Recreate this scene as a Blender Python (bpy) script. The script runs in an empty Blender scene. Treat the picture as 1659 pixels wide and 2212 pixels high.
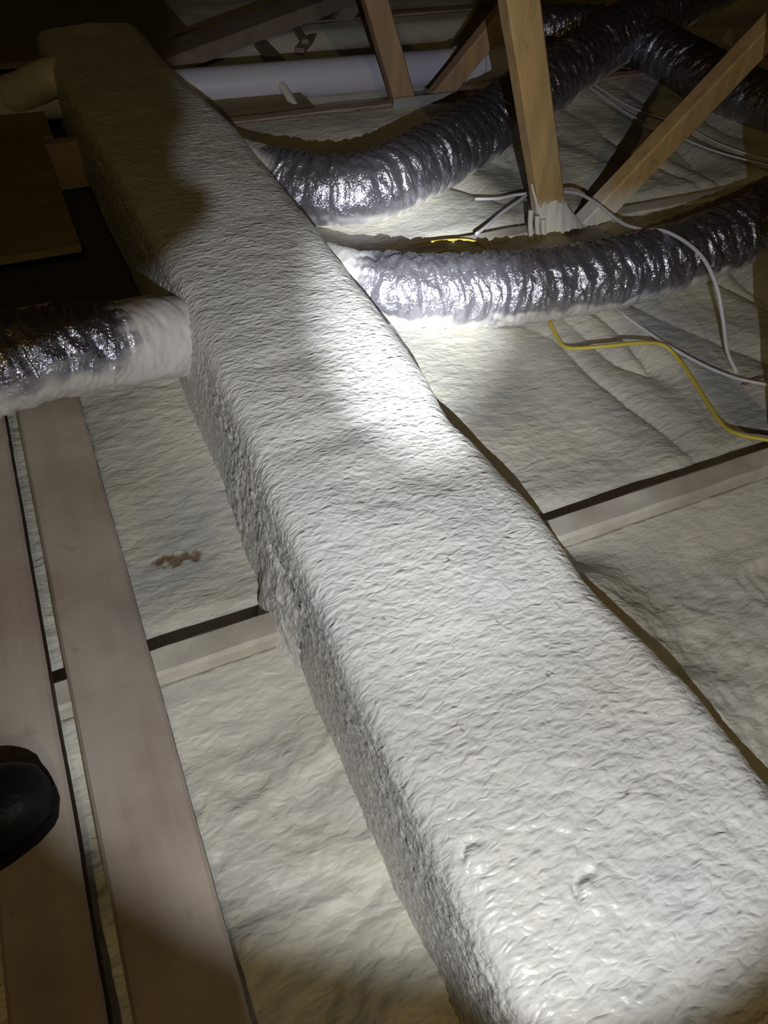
import bpy, math, random
import numpy as np
from mathutils import Matrix, Vector

random.seed(7)
scene = bpy.context.scene
COL = scene.collection
V = Vector

# ------------------------------------------------------------------ camera, world, exposure, lamps
F_PX = 1629.45
CAM = ((0.91161037, -0.27453457, 0.30593675),
       (-0.40883166, -0.68286244, 0.60543832),
       (0.04269896, -0.67700048, -0.73474291))
cam_data = bpy.data.cameras.new('camera')
cam_data.sensor_fit = 'VERTICAL'
cam_data.sensor_height = 36.0
cam_data.sensor_width = 27.0
cam_data.lens = F_PX * 36.0 / 2212.0
cam_data.clip_start = 0.01
cam = bpy.data.objects.new('camera', cam_data)
COL.objects.link(cam)
cam.matrix_world = Matrix(((CAM[0][0], -CAM[0][1], -CAM[0][2], 0.0),
                           (CAM[1][0], -CAM[1][1], -CAM[1][2], 0.0),
                           (CAM[2][0], -CAM[2][1], -CAM[2][2], 0.6),
                           (0, 0, 0, 1)))
scene.camera = cam

scene.view_settings.view_transform = 'Standard'
scene.view_settings.look = 'None'
scene.view_settings.exposure = 0.0
scene.view_settings.gamma = 1.0
scene.view_settings.use_curve_mapping = False

world = bpy.data.worlds.new('attic_dark')
scene.world = world
world.use_nodes = True
world.node_tree.nodes['Background'].inputs['Color'].default_value = (0.010, 0.009, 0.007, 1)
world.node_tree.nodes['Background'].inputs['Strength'].default_value = 0.2

LAMP = V((0.005, -0.190, 0.543))          # the flashlight's bulb, below and behind the lens of the camera
AIM = V((0.392, 0.735, 0.03))
def spot(name, power, size, blend, color, radius, aim=AIM):
    d = bpy.data.lights.new(name, 'SPOT')
    d.energy = power
    d.spot_size = math.radians(size)
    d.spot_blend = blend
    d.color = color
    d.shadow_soft_size = radius
    o = bpy.data.objects.new(name, d)
    COL.objects.link(o)
    o.location = LAMP
    o.rotation_euler = (aim - LAMP).to_track_quat('-Z', 'Y').to_euler()
    return o
CORE_AIM = V((0.455, 0.865, 0.015))
spot('flashlight_spill', 12.3, 74, 0.24, (0.93, 0.955, 1.0), 0.0008)
spot('flashlight_beam', 18.0, 46, 1.0, (0.93, 0.955, 1.0), 0.0008, CORE_AIM)
spot('flashlight_core', 150.0, 17, 1.0, (0.92, 0.96, 1.0), 0.0008, CORE_AIM)

wl = bpy.data.lights.new('work_lamp', 'POINT')
wl.energy = 17.0
wl.color = (1.0, 0.78, 0.33)
wl.shadow_soft_size = 0.015
wlo = bpy.data.objects.new('work_lamp', wl)
COL.objects.link(wlo)
wlo.location = (-0.08, -1.50, 1.55)

# ------------------------------------------------------------------ noise
def _hash(ix, iy, iz, seed):
    h = (ix * 374761393 + iy * 668265263 + iz * 2147483647 + seed * 144269504) & 0xFFFFFFFF
    h = ((h ^ (h >> 13)) * 1274126177) & 0xFFFFFFFF
    h = ((h ^ (h >> 16)) * 2246822519) & 0xFFFFFFFF
    return h ^ (h >> 15)

_G = np.array([(1,1,0),(-1,1,0),(1,-1,0),(-1,-1,0),(1,0,1),(-1,0,1),(1,0,-1),(-1,0,-1),
               (0,1,1),(0,-1,1),(0,1,-1),(0,-1,-1),(1,1,0),(-1,1,0),(0,-1,1),(0,-1,-1)], dtype=np.float32)

def perlin(x, y, z, seed=0):
    x, y, z = np.broadcast_arrays(np.asarray(x, np.float64), np.asarray(y, np.float64), np.asarray(z, np.float64))
    fx, fy, fz = np.floor(x), np.floor(y), np.floor(z)
    ix, iy, iz = fx.astype(np.int64), fy.astype(np.int64), fz.astype(np.int64)
    x, y, z = (x - fx).astype(np.float32), (y - fy).astype(np.float32), (z - fz).astype(np.float32)
    u, v, w = (t * t * t * (t * (t * 6 - 15) + 10) for t in (x, y, z))
    def g(a, b, c):
        q = _G[_hash(ix + a, iy + b, iz + c, seed) & 15]
        return q[..., 0] * (x - a) + q[..., 1] * (y - b) + q[..., 2] * (z - c)
    def lerp(a, b, t): return a + (b - a) * t
    return lerp(lerp(lerp(g(0,0,0), g(1,0,0), u), lerp(g(0,1,0), g(1,1,0), u), v),
                lerp(lerp(g(0,0,1), g(1,0,1), u), lerp(g(0,1,1), g(1,1,1), u), v), w)

def fbm(x, y, z, octaves=3, seed=0):
    s, a, f = 0.0, 1.0, 1.0
    for k in range(octaves):
        s = s + a * perlin(x * f, y * f, z * f, seed + k)
        a *= 0.5; f *= 2.03
    return s

def sstep(a, b, x):
    t = np.clip((x - a) / (b - a), 0, 1)
    return t * t * (3 - 2 * t)

# ------------------------------------------------------------------ mesh helpers
def link(name, me, mat, parent=None):
    o = bpy.data.objects.new(name, me)
    COL.objects.link(o)
    if mat is not None:
        me.materials.append(mat)
    if parent is not None:
        o.parent = parent
    return o

def mesh_np(name, co, quads, mat, parent=None, smooth=True, attrs=None):
    me = bpy.data.meshes.new(name)
    co = np.ascontiguousarray(co, np.float32).reshape(-1, 3)
    quads = np.ascontiguousarray(quads, np.int32).reshape(-1, 4)
    me.vertices.add(len(co)); me.vertices.foreach_set('co', co.ravel())
    me.loops.add(quads.size); me.loops.foreach_set('vertex_index', quads.ravel())
    me.polygons.add(len(quads))
    me.polygons.foreach_set('loop_start', np.arange(0, quads.size, 4, dtype=np.int32))
    me.polygons.foreach_set('loop_total', np.full(len(quads), 4, np.int32))
    me.polygons.foreach_set('use_smooth', np.full(len(quads), smooth))
    me.update(calc_edges=True)
    for k, a in (attrs or {}).items():
        at = me.attributes.new(k, 'FLOAT', 'POINT')
        at.data.foreach_set('value', np.ascontiguousarray(a, np.float32).ravel())
    return link(name, me, mat, parent)

def grid_quads(n, m, wrap=False):
    i = np.arange(n - 1)[:, None]
    j = np.arange(m if wrap else m - 1)[None, :]
    j2 = (j + 1) % m
    return np.stack([i * m + j, i * m + j2, (i + 1) * m + j2, (i + 1) * m + j], -1).reshape(-1, 4)

def grid_normals(P):
    du = np.gradient(P, axis=0); dv = np.gradient(P, axis=1)
    n = np.cross(du, dv)
    return n / np.maximum(np.linalg.norm(n, axis=-1, keepdims=True), 1e-12)

def poly_mesh(name, verts, faces, mat, parent=None, smooth=False, bevel=0.0):
    me = bpy.data.meshes.new(name)
    me.from_pydata([tuple(v) for v in verts], [], faces)
    me.update()
    if smooth:
        me.polygons.foreach_set('use_smooth', [True] * len(me.polygons))
    o = link(name, me, mat, parent)
    if bevel > 0:
        b = o.modifiers.new('bevel', 'BEVEL'); b.width = bevel; b.segments = 2; b.limit_method = 'ANGLE'
    return o

def box(name, x0, x1, y0, y1, z0, z1, mat, parent=None, bevel=0.0):
    v = [(x, y, z) for z in (z0, z1) for y in (y0, y1) for x in (x0, x1)]
    f = [(0, 2, 3, 1), (4, 5, 7, 6), (0, 1, 5, 4), (2, 6, 7, 3), (0, 4, 6, 2), (1, 3, 7, 5)]
    return poly_mesh(name, v, f, mat, parent, bevel=bevel)

def board(name, a, b, wide, thick, mat, parent=None, bevel=0.0015, segs=24, wobble=0.0006):
    """A sawn timber from a to b in the truss plane (XZ), 'thick' along Y, with slightly uneven edges."""
    a, b = V(a), V(b)
    d = (b - a).normalized()
    s = V((-d.z, 0, d.x))
    y = V((0, 1, 0))
    ring = []
    c = bevel * 2
    for sx, sy in ((-1, -1), (1, -1), (1, 1), (-1, 1)):
        w, t = wide / 2, thick / 2
        if sx * sy > 0:
            ring += [(sx * w, sy * (t - c)), (sx * (w - c), sy * t)]
        else:
            ring += [(sx * (w - c), sy * t), (sx * w, sy * (t - c))]
    ang = sorted(ring, key=lambda q: math.atan2(q[1] / thick, q[0] / wide))
    verts, faces = [], []
    n = len(ang)
    for i in range(segs + 1):
        p = a.lerp(b, i / segs)
        for (u, t) in ang:
            verts.append(p + s * (u + random.uniform(-wobble, wobble)) + y * (t + random.uniform(-wobble, wobble) * .5))
    for i in range(segs):
        for k in range(n):
            faces.append((i * n + k, i * n + (k + 1) % n, (i + 1) * n + (k + 1) % n, (i + 1) * n + k))
    faces.append(tuple(range(n - 1, -1, -1)))
    faces.append(tuple(segs * n + k for k in range(n)))
    return poly_mesh(name, verts, faces, mat, parent)

def catmull(pts, step):
    P = np.array(pts, float)
    P = np.vstack([2 * P[0] - P[1], P, 2 * P[-1] - P[-2]])
    out = []
    for i in range(1, len(P) - 2):
        n = max(2, int(np.linalg.norm(P[i + 1] - P[i]) / step))
        t = np.linspace(0, 1, n, endpoint=False)[:, None]
        p0, p1, p2, p3 = P[i - 1], P[i], P[i + 1], P[i + 2]
        out.append(.5 * (2 * p1 + (p2 - p0) * t + (2 * p0 - 5 * p1 + 4 * p2 - p3) * t * t + (3 * p1 - p0 - 3 * p2 + p3) * t ** 3))
    out.append(P[-2][None])
    return np.vstack(out)

def frames(C):
    T = np.gradient(C, axis=0); T /= np.linalg.norm(T, axis=1, keepdims=True)
    up = np.array([0, 0, 1.0])
    S = np.cross(T, up); S /= np.maximum(np.linalg.norm(S, axis=1, keepdims=True), 1e-9)
    N = np.cross(S, T)
    return T, S, N

def cable(name, pts, r, mat, label=None, cat='cable', flat=1.0, sides=8, group=None, parent=None):
    C = catmull(pts, 0.006)
    T, S, N = frames(C)
    th = np.linspace(0, 2 * np.pi, sides, endpoint=False)
    P = C[:, None, :] + r * (np.cos(th)[None, :, None] * S[:, None, :] * flat + np.sin(th)[None, :, None] * N[:, None, :])
    n = len(C)
    co = np.vstack([P.reshape(-1, 3), C[:1], C[-1:]])
    q = grid_quads(n, sides, True)
    k = np.arange(sides)
    c0, c1 = n * sides, n * sides + 1
    me = bpy.data.meshes.new(name)
    faces = [tuple(f) for f in q] + [(c0, (i + 1) % sides, i) for i in range(sides)] + \
            [(c1, (n - 1) * sides + i, (n - 1) * sides + (i + 1) % sides) for i in range(sides)]
    me.from_pydata([tuple(p) for p in co], [], faces)
    me.update()
    me.polygons.foreach_set('use_smooth', [True] * len(me.polygons))
    o = link(name, me, mat, parent)
    if label:
        tag(o, label, cat, group)
    return o

def tag(o, label, cat, group=None):
    o['label'] = label; o['category'] = cat
    if group: o['group'] = group
    return o

def thing(name, label, cat, loc=(0, 0, 0), group=None):
    o = bpy.data.objects.new(name, None)
    COL.objects.link(o)
    o.location = loc
    o.empty_display_size = 0.05
    return tag(o, label, cat, group)

def adopt(o, parent):
    """Parent o to a thing whose Empty stands away from the origin, keeping o where it is."""
    o.parent = parent
    o.matrix_parent_inverse = Matrix.Translation(-V(parent.location))
    return o

# ------------------------------------------------------------------ materials
class NT:
    def __init__(self, name):
        self.m = bpy.data.materials.new(name); self.m.use_nodes = True
        self.t = self.m.node_tree; self.n = self.t.nodes; self.l = self.t.links
        self.b = self.n['Principled BSDF']
        self.co = self.n.new('ShaderNodeTexCoord').outputs['Object']
    def inp(self, sock, v):
        if hasattr(v, 'is_output'): self.l.new(v, sock)
        elif v is not None: sock.default_value = v
    def map(self, scale, rot=(0, 0, 0)):
        n = self.n.new('ShaderNodeMapping'); self.l.new(self.co, n.inputs['Vector'])
        n.inputs['Scale'].default_value = scale; n.inputs['Rotation'].default_value = rot
        return n.outputs[0]
    def noise(self, vec, scale=1.0, detail=2.0, rough=0.5, dist=0.0):
        n = self.n.new('ShaderNodeTexNoise'); self.inp(n.inputs['Vector'], vec)
        n.inputs['Scale'].default_value = scale; n.inputs['Detail'].default_value = detail
        n.inputs['Roughness'].default_value = rough; n.inputs['Distortion'].default_value = dist
        return n.outputs['Fac']
    def voro(self, vec, scale, feature='F1'):
        n = self.n.new('ShaderNodeTexVoronoi'); n.feature = feature; self.inp(n.inputs['Vector'], vec)
        n.inputs['Scale'].default_value = scale
        return n.outputs['Distance']
    def ramp(self, f, stops):
        n = self.n.new('ShaderNodeValToRGB'); self.l.new(f, n.inputs[0])
        e = n.color_ramp.elements
        while len(e) < len(stops): e.new(0.5)
        for k, (p, c) in enumerate(stops):
            e[k].position = p
            e[k].color = (c, c, c, 1) if not hasattr(c, '__len__') else (*c, 1)
        return n.outputs[0]
    def mix(self, f, a, b):
        n = self.n.new('ShaderNodeMix'); n.data_type = 'RGBA'
        self.inp(n.inputs[0], f)
        for s, v in ((6, a), (7, b)):
            self.inp(n.inputs[s], v if hasattr(v, 'is_output') else (*v, 1))
        return n.outputs[2]
    def math(self, op, a, b=None, clamp=False):
        n = self.n.new('ShaderNodeMath'); n.operation = op; n.use_clamp = clamp
        self.inp(n.inputs[0], a)
        if b is not None: self.inp(n.inputs[1], b)
        return n.outputs[0]
    def attr(self, name):
        n = self.n.new('ShaderNodeAttribute'); n.attribute_name = name
        return n.outputs['Fac']
    def bump(self, h, dist, strength=1.0, normal=None):
        n = self.n.new('ShaderNodeBump'); self.l.new(h, n.inputs['Height'])
        n.inputs['Distance'].default_value = dist; self.inp(n.inputs['Strength'], strength)
        if normal is not None: self.l.new(normal, n.inputs['Normal'])
        return n.outputs[0]
    def out(self, color=None, rough=None, metal=None, spec=None, normal=None, **kw):
        for k, v in (('Base Color', color), ('Roughness', rough), ('Metallic', metal), ('Specular IOR Level', spec), ('Normal', normal)):
            if v is None: continue
            s = self.b.inputs[k]
            if k == 'Base Color' and not hasattr(v, 'is_output'): v = (*v, 1)
            self.inp(s, v)
        for k, v in kw.items(): self.inp(self.b.inputs[k], v)
        return self.m

FOAM_A, FOAM_B = (0.78, 0.75, 0.66), (0.66, 0.65, 0.61)

def foam_material(name, ripple=0.0011, fine=0.0003, rough=0.42, ca=FOAM_A, cb=FOAM_B, sx=75, sy=165, gloss=0.4):
    t = NT(name)
    mott = t.noise(t.map((9, 9, 9)), 1, 3, .6)
    col = t.mix(t.ramp(mott, [(.38, 0.0), (.66, 1.0)]), ca, cb)
    bare = t.attr('bare')
    wood = t.mix(t.noise(t.map((40, 40, 40)), 1, 2), (0.22, 0.14, 0.085), (0.33, 0.24, 0.17))
    col = t.mix(bare, col, wood)
    # anisotropic skin ripples across the run of the foam, warped so that they never run straight
    r1 = t.noise(t.map((sx, sy, 120), (0, 0, .10)), 1, 1.2, .45, .45)
    r2 = t.noise(t.map((sx * .45, sy * .45, 60), (0, 0, -.15)), 1, 1.0, .5, .4)
    fz = t.noise(t.map((420, 420, 420)), 1, 2, .6)
    pop = t.attr('pop')
    pn = t.noise(t.map((210, 120, 210)), 1, 4, .7, 1.2)
    n1 = t.bump(r2, ripple * 0.9, 1.0)
    r1 = t.math('ADD', t.math('MULTIPLY', r1, .35), t.math('ABSOLUTE', t.math('SUBTRACT', t.noise(t.map((sx * .72, sy * .66, 90), (0, 0, .06)), 1, 1.2, .5, .35), .5)))
    n1 = t.bump(r1, ripple * 1.5, 1.0, n1)
    n1 = t.bump(pn, 0.0026, pop, n1)
    n1 = t.bump(fz, fine, 1.0, n1)
    return t.out(col, rough, 0.0, gloss, n1)

M = {}
M['foam_trunk'] = foam_material('foam_on_trunk', 0.0019, 0.00022, 0.30, (0.745, 0.735, 0.685), (0.67, 0.668, 0.65), 112, 215, .5)
M['foam_floor'] = foam_material('foam_on_floor', 0.0016, 0.0003, 0.5, (0.65, 0.63, 0.535), (0.53, 0.525, 0.485), 80, 170)
M['foam_smooth'] = foam_material('foam_smooth', 0.0005, 0.0003, 0.5, (0.70, 0.68, 0.59), (0.60, 0.585, 0.53), 45, 60)

def timber_material(name, a, b, foam=0.0, spray=None, rough=0.7, axis='x', dark_spots=0.3):
    """Softwood with grain along its run; 'foam' = how much overspray dust covers it, 'spray' = (z0, z1) band that is fully sprayed."""
    t = NT(name)
    sc = {'x': (2.2, 55, 55), 'y': (55, 2.2, 55), 'z': (60, 60, 3)}[axis]
    g = t.noise(t.map(sc), 1, 5, .6, .4)
    col = t.mix(t.ramp(g, [(.35, 0.0), (.65, 1.0)]), a, b)
    kn = t.noise(t.map((34, 34, 34)), 1, 2, .5, .3)
    col = t.mix(t.math('MULTIPLY', t.ramp(kn, [(.69, 0.0), (.76, 1.0)]), dark_spots), col, (0.05, 0.035, 0.025))
    d = t.ramp(t.noise(t.map((9, 9, 9)), 1, 4, .6), [(.36, 0.25), (.64, 1.0)])
    fac = t.math('MULTIPLY', d, foam)
    if spray:
        sep = t.n.new('ShaderNodeSeparateXYZ'); t.l.new(t.co, sep.inputs[0])
        zz = t.math('ADD', sep.outputs['Z'], t.math('MULTIPLY', t.noise(t.map((30, 30, 8)), 1, 3), 0.03))
        mr = t.n.new('ShaderNodeMapRange'); t.l.new(zz, mr.inputs[0])
        mr.inputs[1].default_value = spray[0]; mr.inputs[2].default_value = spray[1]
        mr.inputs[3].default_value = 0.95; mr.inputs[4].default_value = 0.0
        fac = t.math('MAXIMUM', fac, mr.outputs[0])
    col = t.mix(fac, col, (0.68, 0.65, 0.57))
    bn = t.bump(g, 0.0004, .6)
    bn = t.bump(t.noise(t.map((160, 160, 160)), 1, 3), 0.0004, .5, bn)
    return t.out(col, rough, 0, .3, bn)

M['web'] = timber_material('web_timber', (0.47, 0.315, 0.125), (0.35, 0.22, 0.085), 0.06, (0.03, 0.075), axis='z')
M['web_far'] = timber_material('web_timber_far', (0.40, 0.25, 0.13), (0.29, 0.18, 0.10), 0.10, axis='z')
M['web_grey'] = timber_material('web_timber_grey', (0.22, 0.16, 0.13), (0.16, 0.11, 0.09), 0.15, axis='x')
M['chord_sprayed'] = timber_material('chord_timber_sprayed', (0.36, 0.31, 0.26), (0.31, 0.27, 0.23), 0.95, axis='x')
M['chord'] = timber_material('chord_timber', (0.34, 0.24, 0.18), (0.26, 0.18, 0.14), 0.22, axis='x')
M['plank'] = timber_material('walk_board_timber', (0.33, 0.255, 0.205), (0.27, 0.205, 0.165), 0.42, axis='y', dark_spots=.7)
M['ply'] = timber_material('plywood_sheet_timber', (0.27, 0.215, 0.105), (0.21, 0.165, 0.08), 0.06, axis='x')
M['shadow_edge'] = timber_material('board_edge_shadow', (0.13, 0.085, 0.045), (0.09, 0.06, 0.035), 0.0, axis='y')  # dark colour that paints the thin shadow line along each board's right side

def foil_material():
    t = NT('foil_jacket_film')
    dust = t.attr('dust')
    w1 = t.noise(t.map((290, 290, 290)), 1, 3, .6, 1.0)
    w2 = t.voro(t.map((250, 250, 250)), 1, 'F1')
    n = t.bump(w1, 0.0011, t.math('SUBTRACT', 1.0, t.math('MULTIPLY', dust, .75)))
    n = t.bump(w2, 0.0007, t.math('SUBTRACT', .8, t.math('MULTIPLY', dust, .7)), n)
    fl = t.noise(t.map((500, 500, 500)), 1, 2)
    d2 = t.math('MULTIPLY', dust, t.math('ADD', .75, t.math('MULTIPLY', t.noise(t.map((70, 70, 30)), 1, 4), .5)), True)
    col = t.mix(d2, (0.42, 0.415, 0.50), (0.60, 0.58, 0.56))
    metal = t.math('SUBTRACT', 0.93, t.math('MULTIPLY', d2, 0.93), True)
    rough = t.math('ADD', t.math('ADD', 0.10, t.math('MULTIPLY', fl, .06)), t.math('MULTIPLY', d2, .4))
    return t.out(col, rough, metal, .5, n)
M['foil'] = foil_material()

def plain(name, col, rough=.5, metal=0, spec=.4, bump=0.0, scale=200, var=.0):
    t = NT(name)
    c = col
    if var:
        c = t.mix(t.noise(t.map((scale * .2,) * 3), 1, 3), tuple(x * (1 - var) for x in col), tuple(min(1, x * (1 + var)) for x in col))
    n = t.bump(t.noise(t.map((scale,) * 3), 1, 3), bump) if bump else None
    return t.out(c, rough, metal, spec, n)
M['pvc'] = plain('pvc_pipe', (0.56, 0.55, 0.66), .38, 0, .5, .0002, 90, .06)
M['cable_white'] = plain('cable_white', (0.66, 0.64, 0.68), .45, 0, .4, .0001, 300, .06)
M['cable_yellow'] = plain('cable_yellow', (0.62, 0.50, 0.07), .45, 0, .4, .0001, 300, .12)
M['cable_black'] = plain('cable_black', (0.02, 0.018, 0.016), .5, 0, .3, .0001, 300, .1)
M['copper'] = plain('bare_copper', (0.55, 0.27, 0.13), .4, .8, .4, .0001, 300, .1)
M['plate'] = plain('galvanised_plate', (0.36, 0.37, 0.37), .5, .35, .4, .0006, 160, .15)
M['drywall'] = plain('drywall_back', (0.085, 0.07, 0.055), .9, 0, .2, .0005, 120, .15)
M['boot'] = plain('boot_leather', (0.008, 0.008, 0.008), .5, 0, .25, .0006, 260, .3)
M['sole'] = plain('boot_rubber', (0.006, 0.006, 0.006), .7, 0, .2, .0006, 200, .2)
M['lamp_body'] = plain('flashlight_metal', (0.03, 0.03, 0.032), .45, .5, .4, .0002, 300, .1)
M['gobo_flap'] = plain('gobo_matte', (0.03, 0.028, 0.025), .8, 0, .2, .0003, 300, .1)  # for the added flap that blocks part of the beam
M['deck'] = timber_material('roof_deck_timber', (0.22, 0.14, 0.08), (0.16, 0.10, 0.06), 0.0, axis='x')

# ------------------------------------------------------------------ truss lines (tops of the bottom chords lie at z = 0)
CHORD = [-0.17, 0.42, 1.012, 1.614, 2.215, 2.815]       # far top edge of each chord
CH_T, CH_D = 0.031, 0.089

# ------------------------------------------------------------------ floor: ceiling board with foam in each bay
floor = box('floor', -1.2, 3.2, -2.4, 3.4, -0.115, -0.1, M['drywall'])
floor['kind'] = 'structure'

def bed_height(X, Y, k):
    """Top of the foam in bay k."""
    y0, y1 = CHORD[k], CHORD[k + 1] - CH_T
    big = fbm(X * 5, Y * 5, k * 3.3, 3, 11)
    z = -0.030 + 0.006 * big
    if k == 2: z = z + 0.016
    climb = sstep(y1 - 0.075, y1 - 0.004, Y) if k == 0 else sstep(y1 - 0.15, y1 - 0.055, Y)
    if k == 0:
        z = z * (1 - climb) + climb * (-0.018)
    else:
        z = z * (1 - climb) + climb * (-0.003)
    start = 1 - sstep(y0, y0 + 0.05, Y)
    z = z * (1 - start) + start * (-0.043 + 0.005 * perlin(X * 14, 0.3, k * 1.7, 5))
    # foam ramped up against the right flank of the trunk
    if k < 2:
        amt = (0.060 * sstep(-.05, .30, Y)) * (1 - climb) if k == 0 else (0.016 * sstep(.50, .62, Y) * sstep(.98, .80, Y) + .012) * (1 - climb)
        z = z + amt * np.exp(-(np.clip(X - 0.37, 0, 9) / (0.075 if k == 0 else 0.11)) ** 2) * (X > .2)
    right = sstep(0.54, 0.66, X)
    if k in (1, 2):
        wx = X + 0.02 * fbm(X * 6, Y * 5, 2.2, 2, 31) + 0.05 * (Y - y0)
        wx = wx + 0.05 * perlin(X * 4, Y * 3, 4.4 + k, 33)
        ph = perlin(wx * 11.0, Y * 2.2, 7.7 + k, 21)
        ridge = 1 - np.sqrt(np.clip(np.abs(ph) * 2.0, 0, 1))
        z = z - right * 0.024 * ridge * np.clip(.75 + 1.3 * perlin(X * 7, Y * 5, 1.5 + k, 37), .15, 1.3) * sstep(y0 + .0, y0 + .05, Y) * (1 - .8 * climb) + right * .010 * (1 - climb)
    if k == 0:
        rough = sstep(0.50, 0.62, X) * sstep(0.30, 0.24, Y)
        led = fbm(X * 9 + 2, Y * 16, 1.1, 3, 41)
        z = z + 0.0048 * np.round(led * 3.2) / 1.6 * (1 - climb) * sstep(.34, .28, Y)
        z = z + rough * 0.003 * fbm(X * 60, Y * 60, 0, 2, 44)
    z = z + 0.0012 * fbm(X * 38, Y * 75, k, 2, 51)
    return z

def bed(k, x0, x1, dx, dy, mat):
    y0, y1 = CHORD[k], CHORD[k + 1] - CH_T
    xs = np.linspace(x0, x1, int((x1 - x0) / dx) + 1)
    ys = np.linspace(y0, y1, int((y1 - y0) / dy) + 1)
    Y, X = np.meshgrid(ys, xs, indexing='ij')
    Z = bed_height(X, Y, k)
    bare = np.zeros_like(Z)
    if k == 1:      # a torn patch where the foam skin came away
        u = (X - 0.030) + 0.004 * fbm(X * 60, Y * 60, 0, 3, 61)
        w = (Y - 0.540 + 0.05 * (X - .03)) + 0.010 * fbm(X * 90, Y * 60, 3, 3, 62)
        m = sstep(1.0, 0.75, np.sqrt((u / 0.029) ** 2 + (w / 0.0085) ** 2))
        Z = Z - 0.002 * m
        bare = m
    # dents and specks
    P = np.stack([X, Y, Z], -1)
    n, m_ = Z.shape
    side = np.stack([X[-1], Y[-1], np.full(m_, -0.1)], -1)
    front = np.stack([X[0], Y[0], np.full(m_, -0.1)], -1)
    co = np.concatenate([front[None], P, side[None]], 0)
    bare = np.concatenate([bare[:1] * 0, bare, bare[-1:] * 0], 0)
    o = mesh_np('foam_bed', co, grid_quads(n + 2, m_), mat, floor, True, {'bare': bare, 'pop': bare * 0})
    return o
bed(0, -0.8, 1.6, 0.004, 0.004, M['foam_floor'])
bed(1, -0.5, 1.9, 0.003, 0.0026, M['foam_floor'])
bed(2, 0.135, 2.4, 0.006, 0.005, M['foam_floor'])
bed(3, 0.30, 2.8, 0.012, 0.010, M['foam_smooth'])
bed(4, -0.8, 3.2, 0.016, 0.014, M['foam_smooth'])

# ------------------------------------------------------------------ roof trusses
TRUSS_LABELS = [
    'roof truss whose bottom chord passes under the near end of the trunk duct',
    'roof truss whose foam-dusted bottom chord crosses under the middle of the trunk',
    'roof truss with the tall pale post and long diagonal web at upper right',
    'roof truss with the grey metal plate, standing behind the upper foil duct',
    'farthest dim roof truss beyond the white pipe and the far end of the trunk',
]
def truss(i, ychord, vx, mats, label, diag2=None):
    t = thing('roof_truss', label, 'truss', (vx, ychord - CH_T / 2, 0), 'roof trusses across the attic')
    yc = ychord - CH_T / 2
    cm, wm = mats
    adopt(board('bottom_chord', (-1.1, yc, -CH_D / 2), (3.0, yc, -CH_D / 2), CH_D, CH_T, cm, None, 0.0018, 120, .0008), t)
    if i == 0:
        return t
    zt = lambda x: 1.85 + 0.18 * (x + .6)
    # post leaning towards -X, diagonal leaning towards +X
    px = vx + 0.004
    x1 = px - 0.392 * zt(px - .70)
    adopt(board('web', (px + 0.392 * 0.0, yc - 0.002, 0.0), (x1, yc - 0.002, zt(x1)), 0.048, CH_T, wm, None, 0.0015, 50, .0006), t)
    dx = vx + 0.075
    x2 = dx + 1.16 * 2.085 / 1.185
    adopt(board('web', (dx, yc - 0.002, -0.015), (x2, yc - 0.002, 1.17 + .90), 0.043, CH_T, wm, None, 0.0015, 50, .0006), t)
    adopt(board('top_chord', (-1.1, yc, zt(-1.1) + .04), (3.0, yc, zt(3.0) + .04), CH_D, CH_T, M['deck'], None, 0.002, 20, .0005), t)
    return t
T = []
T.append(truss(0, CHORD[0], 0.75, (M['chord'], M['web']), TRUSS_LABELS[0]))
T.append(truss(1, CHORD[1], 0.755, (M['chord_sprayed'], M['web']), TRUSS_LABELS[1]))
T.append(truss(2, CHORD[2], 0.782, (M['chord_sprayed'], M['web']), TRUSS_LABELS[2]))
T.append(truss(3, CHORD[3], 0.786, (M['chord'], M['web_far']), TRUSS_LABELS[3]))
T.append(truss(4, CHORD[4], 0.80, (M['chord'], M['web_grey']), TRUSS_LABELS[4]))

# metal gusset plates at the joints (parts of their trusses)
def plate(x0, x1, z0, z1, y, parent, mat):
    o = box('gusset_plate', x0, x1, y - 0.0015, y, z0, z1, mat, None, 0.0004)
    adopt(o, parent)
    return o
plate(0.752, 0.905, -0.045, 0.016, CHORD[3] - CH_T - 0.016, T[3], M['plate'])

# foam sprayed up the foot of the post and the diagonal of the second truss, with drips beside it
def foam_foot():
    n, m = 60, 80
    u = np.linspace(0, 1, n)[:, None]; v = np.linspace(0, 1, m)[None, :]
    z = -0.045 + 0.125 * u + 0 * v
    zc = np.clip(z, 0, 1)
    left = 0.757 - 0.39 * zc - 0.004 * (1 - u)
    right = 0.812 - 0.36 * zc + 0.030 * sstep(.05, -.01, z)
    x = left + (right - left) * v
    prof = np.clip(np.sin(np.pi * v), 0, 1) ** .45
    h = (0.003 + 0.046 * (1 - u) ** 2.0) * prof - 0.006 * sstep(.75, 1.0, u)
    y = CHORD[2] - CH_T + 0.0035 - h
    y = y + 0.0018 * perlin(x * 90, z * 20, 0, 71)
    P = np.stack([x, y, z], -1)
    o = mesh_np('foam_foot', P, grid_quads(n, m), M['foam_smooth'], None, True, {'bare': np.zeros((n, m)), 'pop': np.zeros((n, m))})
    adopt(o, T[2])
    for k, (x0, zt, zb) in enumerate(((0.722, .046, -.002), (0.737, .034, -.006), (0.750, .026, -.010))):
        c = cable('foam_drip', [(x0, 0.972, zt), (x0 + .002, 0.969, (zt + zb) / 2), (x0 + .005, 0.962, zb)], 0.0042, M['foam_smooth'], sides=10)
        adopt(c, T[2])
foam_foot()

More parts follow.
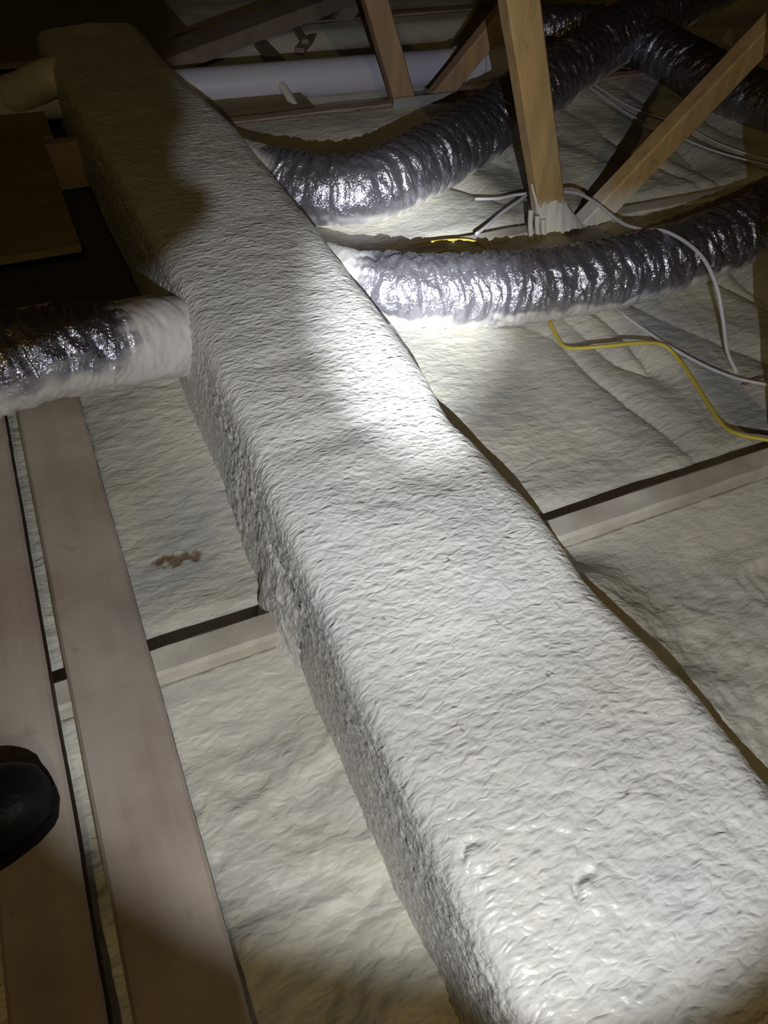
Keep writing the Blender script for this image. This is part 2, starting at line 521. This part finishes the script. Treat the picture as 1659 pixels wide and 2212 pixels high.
# ------------------------------------------------------------------ walk boards
def walk_board(x0, x1, ya, yb, label, edge_shadow=0.004):
    z0, z1 = 0.0, 0.021
    n = 160
    ys = np.linspace(ya, yb, n)
    r = x1 + 0.0009 * perlin(ys * 9, 0, x1 * 50, 81) + 0.0006 * perlin(ys * 60, 0, 3, 82)
    l = x0 + 0.0009 * perlin(ys * 9, 2, x0 * 50, 83)
    zt = z1 + 0.0006 * perlin(ys * 8, 0, x0 * 20, 84)
    prof = [(l, ys * 0 + z0), (l, zt - .003), (l + .003, zt), ((l + r) / 2, zt + .0003), (r - .003, zt), (r, zt - .003), (r, ys * 0 + z0)]
    P = np.stack([np.stack([a, ys, b], -1) for a, b in prof], 1)
    m = len(prof)
    q = grid_quads(n, m, True)
    o = mesh_np('walk_board', P, q, M['plank'], None, False)
    me = o.data
    me.materials.append(M['shadow_edge'])
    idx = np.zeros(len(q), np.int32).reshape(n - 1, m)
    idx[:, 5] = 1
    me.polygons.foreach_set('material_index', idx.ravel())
    poly_mesh('end_grain', [tuple(p) for p in P[0]], [tuple(range(m))], M['plank'], o)
    poly_mesh('end_grain', [tuple(p) for p in P[-1]], [tuple(range(m - 1, -1, -1))], M['plank'], o)
    tag(o, label, 'board', 'walk boards laid across the trusses')
    return o
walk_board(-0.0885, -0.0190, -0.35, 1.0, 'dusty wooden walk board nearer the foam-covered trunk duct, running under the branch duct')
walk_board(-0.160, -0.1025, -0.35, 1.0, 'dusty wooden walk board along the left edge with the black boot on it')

# ------------------------------------------------------------------ trunk duct, sprayed all over with foam
def lut(y, table):
    t = np.array(table); o = np.argsort(t[:, 0])
    return np.interp(y, t[o, 0], t[o, 1])
R_EDGE = [(-.4, .352), (.0, .351), (.08, .3495), (.17, .347), (.227, .338), (.281, .331), (.367, .337), (.418, .333), (.484, .328),
          (.51, .321), (.56, .326), (.6, .331), (.694, .335), (1.33, .333), (1.45, .322), (1.6, .303), (1.8, .295), (2.1, .29)]
L_BASE = [(-.4, .112), (.05, .108), (.08, .110), (.15, .104), (.25, .103), (.335, .101), (.40, .104), (.46, .098), (.52, .094), (.60, .100), (.627, .103),
          (.724, .098), (.822, .098), (.906, .108), (1.0, .110), (1.3, .105), (1.6, .098), (2.1, .085)]
L_EDGE = [(-.4, .119), (.044, .119), (.113, .116), (.195, .115), (.284, .113), (.394, .117), (.477, .117), (.55, .121), (.669, .122),
          (.812, .126), (1.1, .118), (1.5, .105), (1.85, .09), (2.1, .09)]

trunk = thing('trunk_duct', 'large rectangular trunk duct covered in rippled cream spray foam, running away through the middle', 'duct', (0.22, 0.8, 0.0))
def trunk_mesh():
    ys = np.linspace(-0.40, 1.93, 1080)
    H_TOP = 0.100 - 0.004 * sstep(1.3, 1.9, ys)
    xl, xb, xr = lut(ys, L_EDGE), lut(ys, L_BASE), lut(ys, R_EDGE) + 0.017
    k = np.exp(-((ys[:, None] - ys[None, ::1]) / 0.012) ** 2)
    k /= k.sum(1, keepdims=True)
    xl, xb, xr = k @ xl, k @ xb, k @ xr
    rl, rr = 0.024, 0.035
    nseg = (56, 26, 130, 34, 40)
    S = []
    one = np.ones_like(ys)
    zb = -0.062
    for i in range(nseg[0]):
        f = i / nseg[0]
        S.append((xb + (xl - xb) * f, zb + (H_TOP - rl - zb) * f))
    for i in range(nseg[1]):
        a = math.pi - (math.pi / 2) * i / nseg[1]
        S.append((xl + rl + rl * math.cos(a), H_TOP - rl + rl * math.sin(a)))
    for i in range(nseg[2]):
        f = i / nseg[2]
        x = (xl + rl) + ((xr - rr) - (xl + rl)) * f
        S.append((x, H_TOP + 0.0035 * math.sin(math.pi * f)))
    for i in range(nseg[3]):
        a = math.pi / 2 - (math.pi / 2) * i / nseg[3]
        S.append((xr - rr + rr * math.cos(a), H_TOP - rr + rr * math.sin(a)))
    for i in range(nseg[4] + 1):
        f = i / nseg[4]
        S.append((xr + 0.004 * f, H_TOP - rr + (zb - H_TOP + rr) * f))
    P = np.stack([np.stack([a, ys, b * one], -1) for a, b in S], 1)
    N = -grid_normals(P)
    X, Y, Z = P[..., 0], P[..., 1], P[..., 2]
    idx = np.arange(P.shape[1])[None, :] * np.ones((len(ys), 1))
    side = sstep(nseg[0] + 17, nseg[0] + 3, idx) * sstep(-1, 3, idx)
    top = 1 - side
    d = 0.0030 * fbm(X * 7, Y * 6, Z * 7, 2, 101) * (.4 + .6 * top)
    d = d + 0.0010 * perlin(X * 28, Y * 30, Z * 28, 105) * top
    near = sstep(0.30, 0.02, Y)
    warp = 0.006 * fbm(X * 26, Y * 26, Z * 26, 2, 120)
    rip = fbm((X + warp) * 70, (Y + warp + .15 * X) * 150, Z * 110, 2, 111)
    d = d + top * (0.00045 + 0.0004 * near) * rip
    d = d + top * near * 0.0012 * fbm(X * 55, Y * 65, Z * 55, 2, 115)
    # popcorn side: lumps drawn out along the run
    lump = fbm(X * 60, Y * 55, Z * 90, 3, 131)
    fine = fbm(X * 150, Y * 130, Z * 170, 2, 137)
    low = sstep(0.085, 0.055, Z)
    mid = np.exp(-((Z - 0.058) / 0.022) ** 2)
    d = d + side * (0.0030 * np.abs(lump) * (.35 + .9 * mid) + 0.0020 * np.abs(fine) - 0.0012)
    # ragged popcorn where the foam overhangs behind the second truss chord
    rag = np.exp(-((Y - 0.56) / 0.055) ** 2) * sstep(nseg[0] + 6, nseg[0] - 10, idx)
    d = d + rag * 0.004 * np.clip(fbm(X * 60, Y * 60, Z * 60, 2, 141) + .25, 0, 1)
    # broad soft dents on the top
    for (cx, cy, sx, sy, h, tilt) in ((0.205, 0.525, .05, .018, -.0035, .1), (0.245, 0.44, .085, .026, -.0036, -.15), (0.21, 0.66, .05, .02, -.0035, .1),
                                      (0.30, 0.18, .035, .12, -.0035, -.2), (0.27, 0.33, .05, .05, .003, 0), (0.165, 0.43, .025, .05, .004, 0)):
        u, w = X - cx, Y - cy - tilt * (X - cx)
        d = d + h * np.exp(-(u / sx) ** 2 - (w / sy) ** 2) * top
    # two crescent slits in the near skin
    for (cx, cy, r) in ((0.1405, 0.118, .0085), (0.197, 0.070, .011)):
        u, w = X - cx, Y - cy
        rad = np.sqrt(u * u + w * w); an = np.arctan2(w, u)
        cres = np.exp(-((rad - r) / .0018) ** 2) * sstep(.6, 1.2, an) * sstep(3.3, 2.9, an)
        d = d - 0.0045 * cres + 0.0025 * np.exp(-(rad / (r * .9)) ** 2)
    P = P + N * d[..., None]
    bare = np.zeros_like(X)
    rnd = np.random.RandomState(4)
    for _ in range(26):
        cx, cy = rnd.uniform(.14, .33), rnd.uniform(.1, 1.4)
        bare = np.maximum(bare, sstep(1.0, .5, np.hypot(X - cx, (Y - cy) * .8) / rnd.uniform(.0010, .0020)) * (Z > .06))
    pop = side * (.35 + .65 * sstep(-1, 6, idx))
    return mesh_np('foam_coat', P, grid_quads(*P.shape[:2])[:, ::-1], M['foam_trunk'], None, True, {'bare': bare, 'pop': pop})
adopt(trunk_mesh(), trunk)

# foam-covered branch collar at the far end, turning off to the left, and the rounded end of the trunk
def foam_tube(name, pts, radii, parent, seed, mat='foam_smooth', step=.006, sides=64, amp=.004, squash=1.0, bare_f=None):
    C = catmull(pts, step)
    s = np.concatenate([[0], np.cumsum(np.linalg.norm(np.diff(C, axis=0), axis=1))])
    rs = np.interp(s / s[-1], np.linspace(0, 1, len(radii)), radii)
    T_, S_, N_ = frames(C)
    th = np.linspace(0, 2 * np.pi, sides, endpoint=False)
    D = np.cos(th)[None, :, None] * S_[:, None, :] + np.sin(th)[None, :, None] * N_[:, None, :] * squash
    P = C[:, None] + D * rs[:, None, None]
    d = amp * fbm(P[..., 0] * 14, P[..., 1] * 14, P[..., 2] * 14, 4, seed)
    P = P + D * d[..., None]
    z = np.zeros(P.shape[:2])
    o = mesh_np(name, P, grid_quads(len(C), sides, True), M[mat], None, True, {'bare': z, 'pop': z})
    if parent is not None: adopt(o, parent)
    return o
foam_tube('end_cap', [(0.20, 1.86, 0.035), (0.205, 1.93, 0.040), (0.21, 1.985, 0.035), (0.212, 2.02, .03)], [0.092, 0.094, .066, 0.008], trunk, 151, squash=.72)
foam_tube('branch_collar', [(0.15, 1.76, 0.055), (0.09, 1.745, 0.062), (0.03, 1.775, 0.035), (-0.03, 1.80, 0.02), (-0.30, 1.84, 0.015), (-.7, 1.86, .01)], [0.035, .034, .028, .024, .022, .022], trunk, 152)
# skirt of foam that ties the trunk to the second truss chord on its left side
def skirt():
    n, m = 60, 60
    u = np.linspace(0, 1, n)[:, None]; v = np.linspace(0, 1, m)[None, :]
    Y = 0.362 + (0.112 + .012 * u) * v + 0.006 * perlin(u * 4, 0, 0, 3) * v
    reach = 0.024 * np.sin(np.pi * np.clip(v * .95 + .05, 0, 1)) ** .7
    X = 0.112 - (reach + .004) * (1 - u) ** .8
    Z = -0.03 + 0.085 * u ** 1.2 + 0 * v
    X = X + 0.0030 * fbm(X * 60, Y * 45, Z * 60, 3, 161)
    P = np.stack([X, Y, Z], -1)
    z = np.zeros((n, m))
    o = mesh_np('foam_skirt', P, grid_quads(n, m), M['foam_trunk'], None, True, {'bare': z, 'pop': z + .6})
    adopt(o, trunk)
skirt()

# ------------------------------------------------------------------ flexible foil ducts
def foil_duct(label, pts, radii, seed, dust_low=(0.1, -0.6), collar=0.05, collar_fade=0.05, pitch=0.030, end_dust=0.0, group='flexible foil ducts', dust_amt=1.0, base_dust=0.0, fold=1.0):
    t = thing('flex_duct', label, 'duct', pts[len(pts) // 2][:2] + (0.0,), group)
    C = catmull(pts, 0.0022)
    s = np.concatenate([[0], np.cumsum(np.linalg.norm(np.diff(C, axis=0), axis=1))])
    rs = np.interp(s, np.linspace(0, s[-1], len(radii)), radii)
    T_, S_, N_ = frames(C)
    sides = 112
    th = np.linspace(0, 2 * np.pi, sides, endpoint=False)
    D = np.cos(th)[None, :, None] * S_[:, None, :] + np.sin(th)[None, :, None] * N_[:, None, :]
    ss = s[:, None] + 0.006 * np.sin(th[None, :] + seed) + 0.008 * perlin(s[:, None] * 12, np.cos(th)[None] * 1.2, np.sin(th)[None] * 1.2, seed + 1)
    ring = np.abs(np.sin(np.pi * ss / pitch)) ** .6
    cx, sx = np.cos(th)[None] * 1.0, np.sin(th)[None] * 1.0
    fold1 = fbm(ss * 85, cx * 1.3 + ss * 4, sx * 1.3, 3, seed + 3)
    fold2 = fbm(ss * 190, cx * 2.6, sx * 2.6, 2, seed + 9)
    rel = (D[..., 2])
    dust = sstep(dust_low[0], dust_low[1], rel + .35 * fbm(ss * 30, cx * 2, sx * 2, 2, seed + 5)) * dust_amt
    c = 1 - sstep(collar, collar + collar_fade, s[:, None] + .03 * fbm(ss * 10, cx * 3, sx * 3, 2, seed + 6) + 0.025 * rel)
    bd = base_dust * (1 - sstep(.15, .75, s[:, None]))
    dust = np.clip(np.maximum(np.maximum(dust, c * .97), bd), 0, 1)
    stiff = 1 - .75 * np.clip(np.maximum(c, dust * .5), 0, 1)
    d = 0.0042 * ring * stiff + fold * stiff * (0.0034 * (1 - np.abs(fold1) * 2.2) + 0.0007 * fold2) - 0.003
    d = d + (1 - stiff) * .0025 * fbm(ss * 30, cx * 1.5, sx * 1.5, 3, seed + 12)
    P = C[:, None] + D * (rs[:, None, None] + d[..., None])
    o = mesh_np('foil_jacket', P, grid_quads(len(C), sides, True), M['foil'], None, True, {'dust': dust})
    adopt(o, t)
    return t
ductA = foil_duct('shiny foil flex duct leaving the trunk under the post and running to the right edge',
    [(0.315, 0.945, 0.030), (0.36, 0.920, 0.026), (0.405, 0.882, 0.024), (0.449, 0.851, 0.024), (0.53, 0.828, 0.020), (0.636, 0.803, 0.021), (0.751, 0.793, 0.022),
     (0.901, 0.80, 0.022), (1.064, 0.828, 0.026), (1.25, 0.87, 0.03), (1.5, 0.93, .03)], [0.046, .050, .052, .051, .051, .051, .052, .052, .054, .055], 201,
    dust_low=(-.02, -.45), collar=.10, collar_fade=.05, base_dust=.20)
ductB = foil_duct('darker foil flex duct curving up from the trunk behind the post to the upper right',
    [(0.300, 1.36, 0.035), (0.345, 1.29, 0.030), (0.405, 1.222, 0.026), (0.455, 1.176, 0.027), (0.522, 1.160, 0.029), (0.634, 1.205, 0.033), (0.816, 1.317, 0.030), (0.966, 1.41, 0.034),
     (1.208, 1.565, 0.045), (1.50, 1.745, 0.052), (1.95, 2.02, .05), (2.3, 2.2, .05)], [0.05, .056, .058, .060, .061, .062, .066, .074, .078, .08, .08], 231,
    dust_low=(-.15, -.65), collar=.13, collar_fade=.06, base_dust=.16)
ductC = foil_duct('half-sprayed foil flex duct crossing the walk boards at the left edge',
    [(0.128, 0.834, 0.036), (0.085, 0.816, 0.055), (0.04, 0.800, 0.066), (-0.005, 0.783, 0.082), (-0.045, 0.771, 0.094), (-0.09, 0.763, 0.097), (-0.17, 0.757, 0.098), (-0.32, 0.77, 0.098), (-.6, .80, .098)],
    [.052, .050, .049, .056, .063, .069, .073, .074, .074], 261, dust_low=(.25, -.25), collar=.105, collar_fade=.05)
ductE = foil_duct('dark foil flex duct on the floor behind the diagonal web at upper right',
    [(1.27, 1.86, 0.03), (1.40, 1.80, 0.035), (1.472, 1.700, 0.037), (1.492, 1.526, 0.030), (1.504, 1.264, 0.026), (1.60, 1.06, .03), (1.85, .98, .03)],
    [.055, .060, .060, .057, .055, .055], 291, dust_low=(-.6, -1.2), collar=0.0, collar_fade=.001)

# ------------------------------------------------------------------ white drain pipe with its foam drip
def pipe():
    t = thing('drain_pipe', 'pale plastic drain pipe lying behind the trunk duct and post', 'pipe', (0.7, 1.76, 0.0))
    C = np.array([(x, 1.775 - 0.055 * (x - .35), 0.008) for x in np.linspace(-0.05, 1.17, 60)])
    T_, S_, N_ = frames(C)
    th = np.linspace(0, 2 * np.pi, 40, endpoint=False)
    D = np.cos(th)[None, :, None] * S_[:, None, :] + np.sin(th)[None, :, None] * N_[:, None, :]
    P = C[:, None] + D * 0.037
    adopt(mesh_np('pipe_wall', P, grid_quads(60, 40, True), M['pvc'], None, True), t)
    C2 = np.array([(x, 1.775 - 0.055 * (x - .35), 0.008) for x in np.linspace(0.985, 1.06, 12)])
    T_, S_, N_ = frames(C2)
    D = np.cos(th)[None, :, None] * S_[:, None, :] + np.sin(th)[None, :, None] * N_[:, None, :]
    rr = 0.041 + 0 * C2[:, :1]
    rr[0] = rr[-1] = 0.036
    P = C2[:, None] + D * rr[:, None]
    adopt(mesh_np('coupling', P, grid_quads(12, 40, True), M['pvc'], None, False), t)
    return t
pipe()
dr = cable('foam_drip', [(0.556, 1.735, 0.012), (0.560, 1.715, 0.004), (0.563, 1.690, -0.006), (0.566, 1.668, -.016)], 0.009, M['foam_smooth'],
           'pale drip of hardened foam hanging below the white pipe', 'foam', sides=12)

# plywood sheets lying in the far bays
def sheet(name, x0, x1, y0, y1, z0, z1, label):
    o = box(name, x0, x1, y0, y1, z0, z1, M['ply'], None, 0.001)
    return tag(o, label, 'plywood')
sheet('plywood_sheet', 0.335, 0.60, 1.622, 1.90, -0.020, -0.008, 'brown plywood sheet lying below the white pipe behind the trunk duct')
sheet('plywood_sheet', -0.75, 0.042, 1.16, 1.60, 0.001, 0.013, 'brown plywood sheet in shadow left of the trunk beyond the branch duct')
sheet('plywood_sheet', -0.8, 0.062, 1.625, 2.0, -0.012, 0.0, 'brown plywood sheet in shadow under the foam branch at the far end of the trunk')
sheet('plywood_sheet', -0.9, 0.46, 2.02, 2.75, 0.001, 0.013, 'dark brown plywood sheet beyond the far end of the trunk duct')

# ------------------------------------------------------------------ cables
def rest(x, y, up=0.003):
    for k in range(5):
        if CHORD[k] <= y <= CHORD[k + 1] - CH_T:
            return float(bed_height(np.array([x]), np.array([y]), k)[0]) + up
    return up + 0.001
cable('white_cable', [(0.707, 1.121, 0.001), (0.743, 1.104, 0.004), (0.774, 1.1, 0.007), (0.797, 1.092, 0.01), (0.830, 1.075, 0.018), (0.837, 1.044, 0.028), (0.837, 1.005, 0.042),
                      (0.838, 0.954, 0.047), (0.836, 0.887, 0.047), (0.834, 0.835, 0.060), (0.841, 0.799, 0.074), (0.841, 0.751, 0.080), (0.836, 0.704, 0.078), (0.833, 0.663, 0.058), (0.837, 0.635, 0.022),
                      (0.829, 0.6, -0.008), (0.829, 0.572, -0.024)],
      0.0028, M['cable_white'], 'white cable looping past the post foot and over the shiny foil duct')
cable('white_cable', [(0.642, 1.0, 0.005), (0.677, 1.021, 0.006), (0.718, 1.051, 0.004), (0.749, 1.067, 0.006), (0.781, 1.083, 0.008), (0.816, 1.106, 0.008)], 0.0028, M['cable_white'],
      'short white cable slanting over the truss chord left of the post foot')
cable('white_cable', [(0.808, 1.001, 0.024), (0.814, 0.986, 0.012), (0.813, 0.969, 0.0), (0.805, 0.944, -0.012)], 0.0022, M['cable_white'],
      'short pale wire dropping from the foamed post foot to the foil duct')
cable('white_cable', [(0.763, 0.779, -0.026), (0.767, 0.721, -0.023), (0.768, 0.653, -0.016), (0.785, 0.593, -0.015), (0.808, 0.553, -0.015), (0.839, 0.525, -0.015), (0.882, 0.482, -0.015), (.95, .45, -.012)],
      0.0024, M['cable_white'], 'white cable lying on the ridged foam, crossing beside the yellow cable to the right edge')
cable('yellow_cable', [(0.656, 0.799, -0.026), (0.646, 0.772, -0.023), (0.633, 0.73, -0.021), (0.629, 0.7, -0.017), (0.663, 0.671, -0.004), (0.713, 0.655, 0.0), (0.75, 0.645, -0.006), (0.758, 0.613, -0.014),
                       (0.739, 0.549, -0.014), (0.711, 0.478, -0.006), (0.707, 0.446, 0.004), (0.73, 0.424, 0.006), (0.776, 0.394, 0.005), (.85, .37, 0.0)],
      0.0024, M['cable_yellow'], 'yellow flat cable snaking over the ridged foam to the truss chord', flat=1.45)
cable('yellow_cable', [(0.533, 1.007, 0.003), (0.584, 1.001, 0.004), (0.619, 0.986, 0.006), (0.637, 0.965, 0.004), (0.643, 0.938, -0.002), (0.646, 0.926, -0.01)],
      0.0018, M['cable_yellow'], 'short yellow cable dropping over the chord onto the foil duct', flat=1.3)
cable('white_cable', [(1.267, 1.651, 0.003), (1.261, 1.593, 0.004), (1.256, 1.493, 0.003), (1.257, 1.398, 0.003), (1.278, 1.335, 0.003), (1.303, 1.272, 0.003), (1.309, 1.175, 0.003), (1.342, 1.092, 0.003), (1.393, 1.018, 0.005)],
      0.0020, M['cable_white'], 'upper of the two thin pale wires behind the diagonal web')
cable('white_cable', [(1.246, 1.63, 0.003), (1.237, 1.568, 0.003), (1.235, 1.484, 0.003), (1.226, 1.38, 0.003), (1.231, 1.307, 0.003), (1.249, 1.244, 0.003), (1.273, 1.15, 0.003), (1.322, 1.071, 0.003), (1.376, 1.002, 0.005)],
      0.0020, M['cable_white'], 'lower of the two thin pale wires behind the diagonal web')
cable('copper_wire', [(0.807, .540, -.018), (0.825, .541, -.015), (0.841, .541, -.014), (0.853, .532, -.015)], 0.0011, M['copper'],
      'bare brown wire ends curling beside the white cable at the right edge', 'wire', sides=6)

# loose timber beyond the trunk
def loose_board(name, a, b, wide, thick, mat, label):
    a, b = V(a), V(b)
    d = (b - a).normalized()
    sd = d.cross(V((0, 0, 1))).normalized()
    n = sd.cross(d)
    v = []
    for p in (a, b):
        for x, y in ((-1, 0), (1, 0), (1, 1), (-1, 1)):
            v.append(p + sd * (x * wide / 2) + n * (y * thick))
    f = [(3, 2, 1, 0), (4, 5, 6, 7)] + [(i, (i + 1) % 4, 4 + (i + 1) % 4, 4 + i) for i in range(4)]
    return tag(poly_mesh(name, v, f, mat, None, bevel=.0015), label, 'board')
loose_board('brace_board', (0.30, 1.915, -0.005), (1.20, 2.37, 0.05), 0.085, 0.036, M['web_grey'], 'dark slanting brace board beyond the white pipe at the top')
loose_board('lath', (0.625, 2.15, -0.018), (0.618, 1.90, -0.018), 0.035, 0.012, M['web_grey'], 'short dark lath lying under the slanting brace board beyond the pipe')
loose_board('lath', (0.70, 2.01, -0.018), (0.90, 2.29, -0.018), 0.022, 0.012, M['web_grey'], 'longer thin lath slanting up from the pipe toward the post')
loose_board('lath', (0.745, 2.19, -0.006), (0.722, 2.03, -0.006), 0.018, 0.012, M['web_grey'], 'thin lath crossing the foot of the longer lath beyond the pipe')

# ------------------------------------------------------------------ boot on the left walk board
def boot():
    t = thing('boot', 'black boot toe on the left walk board', 'boot', (-0.24, 0.285, 0.038))
    n, m = 60, 40
    L = 0.29
    s = np.linspace(0, 1, n)
    # s = 0 at the toe tip, 1 at the heel
    def prof(tab): return np.interp(s, [a for a, _ in tab], [b for _, b in tab])
    half = prof([(0, .002), (.012, .017), (.035, .026), (.08, .034), (.16, .041), (.30, .046), (.5, .040), (.7, .034), (.88, .034), (.97, .024), (1, .004)])
    topz = prof([(0, .026), (.02, .038), (.06, .047), (.15, .054), (.28, .062), (.42, .085), (.55, .12), (.7, .14), (.9, .14), (1, .12)])
    th = np.linspace(0, 2 * np.pi, m, endpoint=False)
    c, q = np.cos(th), np.sin(th)
    rows = []
    for i in range(n):
        y = half[i] * np.sign(c) * np.abs(c) ** .8
        z = np.where(q >= 0, 0.016 + (topz[i] - .016) * np.abs(q) ** .85, 0.016 + 0.008 * q)
        rows.append(np.stack([np.full(m, -s[i] * L), y, z], -1))
    P = np.array(rows)
    P[..., 2] += 0.0015 * perlin(P[..., 0] * 40, P[..., 1] * 40, P[..., 2] * 20, 301)
    up = mesh_np('upper', P, grid_quads(n, m, True)[:, ::-1], M['boot'], t, True)
    # sole: an outline plate a little wider than the upper
    verts, faces = [], []
    ring = [(-a * L, (h + .003)) for a, h in zip(s, half)] + [(-a * L, -(h + .003)) for a, h in zip(s[::-1], half[::-1])]
    k = len(ring)
    for z in (0.0, 0.015):
        verts += [(x, y, z) for x, y in ring]
    faces = [tuple(range(k - 1, -1, -1)), tuple(range(k, 2 * k))] + [(i, (i + 1) % k, k + (i + 1) % k, k + i) for i in range(k)]
    poly_mesh('sole', verts, faces, M['sole'], t, False)
    # shaft
    n2 = 14
    P = []
    for i in range(n2):
        f = i / (n2 - 1)
        P.append(np.stack([-0.225 + .050 * c * (1 + .05 * f), .040 * q * (1 + .12 * f), np.full(m, .10 + .13 * f)], -1))
    mesh_np('shaft', np.array(P), grid_quads(n2, m, True), M['boot'], t, True)
    toe = mesh_np('toe_cap', np.array(rows)[1:9] * np.array([1.0, 1.02, 1.03]) + np.array([.0008, 0, 0]), grid_quads(8, m, True)[:, ::-1], M['boot'], t, True)
    t.location = (-0.109, 0.303, 0.0215)
    t.scale = (0.9, 0.80, 0.85)
    t.rotation_euler = (0, 0, math.radians(6))
    return t
boot()

# ------------------------------------------------------------------ flashlight that lights the scene (behind the camera's view)
def flashlight():
    t = thing('flashlight', 'black flashlight with an added shadow-casting shade, held beside the camera outside the view', 'flashlight', LAMP)
    ax = (AIM - LAMP).normalized()
    q = ax.to_track_quat('Z', 'Y')
    th = np.linspace(0, 2 * np.pi, 32, endpoint=False)
    def lathe(name, prof, mat):
        P = np.array([[tuple(q @ V((r * math.cos(a), r * math.sin(a), z))) for a in th] for z, r in prof])
        return mesh_np(name, P, grid_quads(len(prof), 32, True), mat, t, True)
    lathe('body', [(-.13, .0005), (-.13, .012), (-.125, .013), (-.05, .013), (-.035, .016), (-.03, .018), (-.004, .018), (-.003, .016), (-.012, .004), (-.012, .0005)], M['lamp_body'])
    lathe('bezel', [(-.006, .0185), (.001, .0185), (.002, .0175), (.001, .0165), (-.006, .0165), (-.006, .0185)], M['lamp_body'])
    return t, q
fl, flq = flashlight()
def gobo():  # unseen flap added before the lamp, outline shaped to cast the upper-left shadow
    c = V((0.1079, 0.9403, -0.3229)).normalized()
    u = c.cross(V((0, 0, 1))).normalized(); w = u.cross(c)
    edge = [(0.00554, 0.01315), (0.00424, 0.00875), (0.0036, 0.00644), (0.00298, 0.00452), (0.00277, 0.00424), (0.00311, 0.00402), (0.00325, 0.00353), (0.00312, 0.003), (0.00264, 0.00257), (0.00216, 0.00229), (0.00171, 0.0008), (0.00224, 0.00072), (0.00293, 0.0005), (0.00342, -3e-05), (0.00349, -0.00067), (0.003, -0.00129), (0.00223, -0.00184), (0.00128, -0.00228), (0.00048, -0.00272), (-0.00019, -0.00324), (-0.00076, -0.00395), (-0.00141, -0.00482), (-0.00283, -0.00507), (-0.00466, -0.00492), (-0.00688, -0.00521), (-0.00925, -0.00612), (-0.0113, -0.0069), (-0.01548, -0.00802), (-0.02194, -0.00901), (-0.032, -0.0105), (-0.032, 0.01315)]
    n = len(edge)
    P = [c * .058 + u * a + w * b for a, b in edge] + [c * .060 + u * a * 1.0345 + w * b * 1.0345 for a, b in edge]
    f = [tuple(range(n)), tuple(range(2 * n - 1, n - 1, -1))] + [(i, n + i, n + (i + 1) % n, (i + 1) % n) for i in range(n)]
    poly_mesh('gobo_plate', P, f, M['gobo_flap'], fl)
    q = flq
    a0 = q @ V((0, 0, -.006)) - u * .0185
    a1 = c * .059 - u * .031
    cable('gobo_arm', [tuple(a0), tuple(a0 - u * .012 + c * .012), tuple(a1 - c * .01), tuple(a1 + c * .002)], .0018, M['lamp_body'], sides=10, parent=fl)
gobo()

# ------------------------------------------------------------------ shell of the attic
ceil = poly_mesh('ceiling', [(-1.2, -2.4, 1.85 - .108 + .09), (3.2, -2.4, 1.85 + .684 + .09), (3.2, 3.4, 1.85 + .684 + .09), (-1.2, 3.4, 1.85 - .108 + .09),
                             (-1.2, -2.4, 1.85 - .108 + .105), (3.2, -2.4, 1.85 + .684 + .105), (3.2, 3.4, 1.85 + .684 + .105), (-1.2, 3.4, 1.85 - .108 + .105)],
                 [(0, 3, 2, 1), (4, 5, 6, 7), (0, 1, 5, 4), (1, 2, 6, 5), (2, 3, 7, 6), (3, 0, 4, 7)], M['deck'])
ceil['kind'] = 'structure'
wb = box('wall_back', -1.2, 3.2, 3.4, 3.42, -.1, 2.6, M['deck']); wb['kind'] = 'structure'
wr = box('wall_right', 3.2, 3.22, -2.4, 3.4, -.1, 2.6, M['deck']); wr['kind'] = 'structure'
wlft = box('wall_left', -1.22, -1.2, -2.4, 3.4, -.1, 1.84, M['deck']); wlft['kind'] = 'structure'
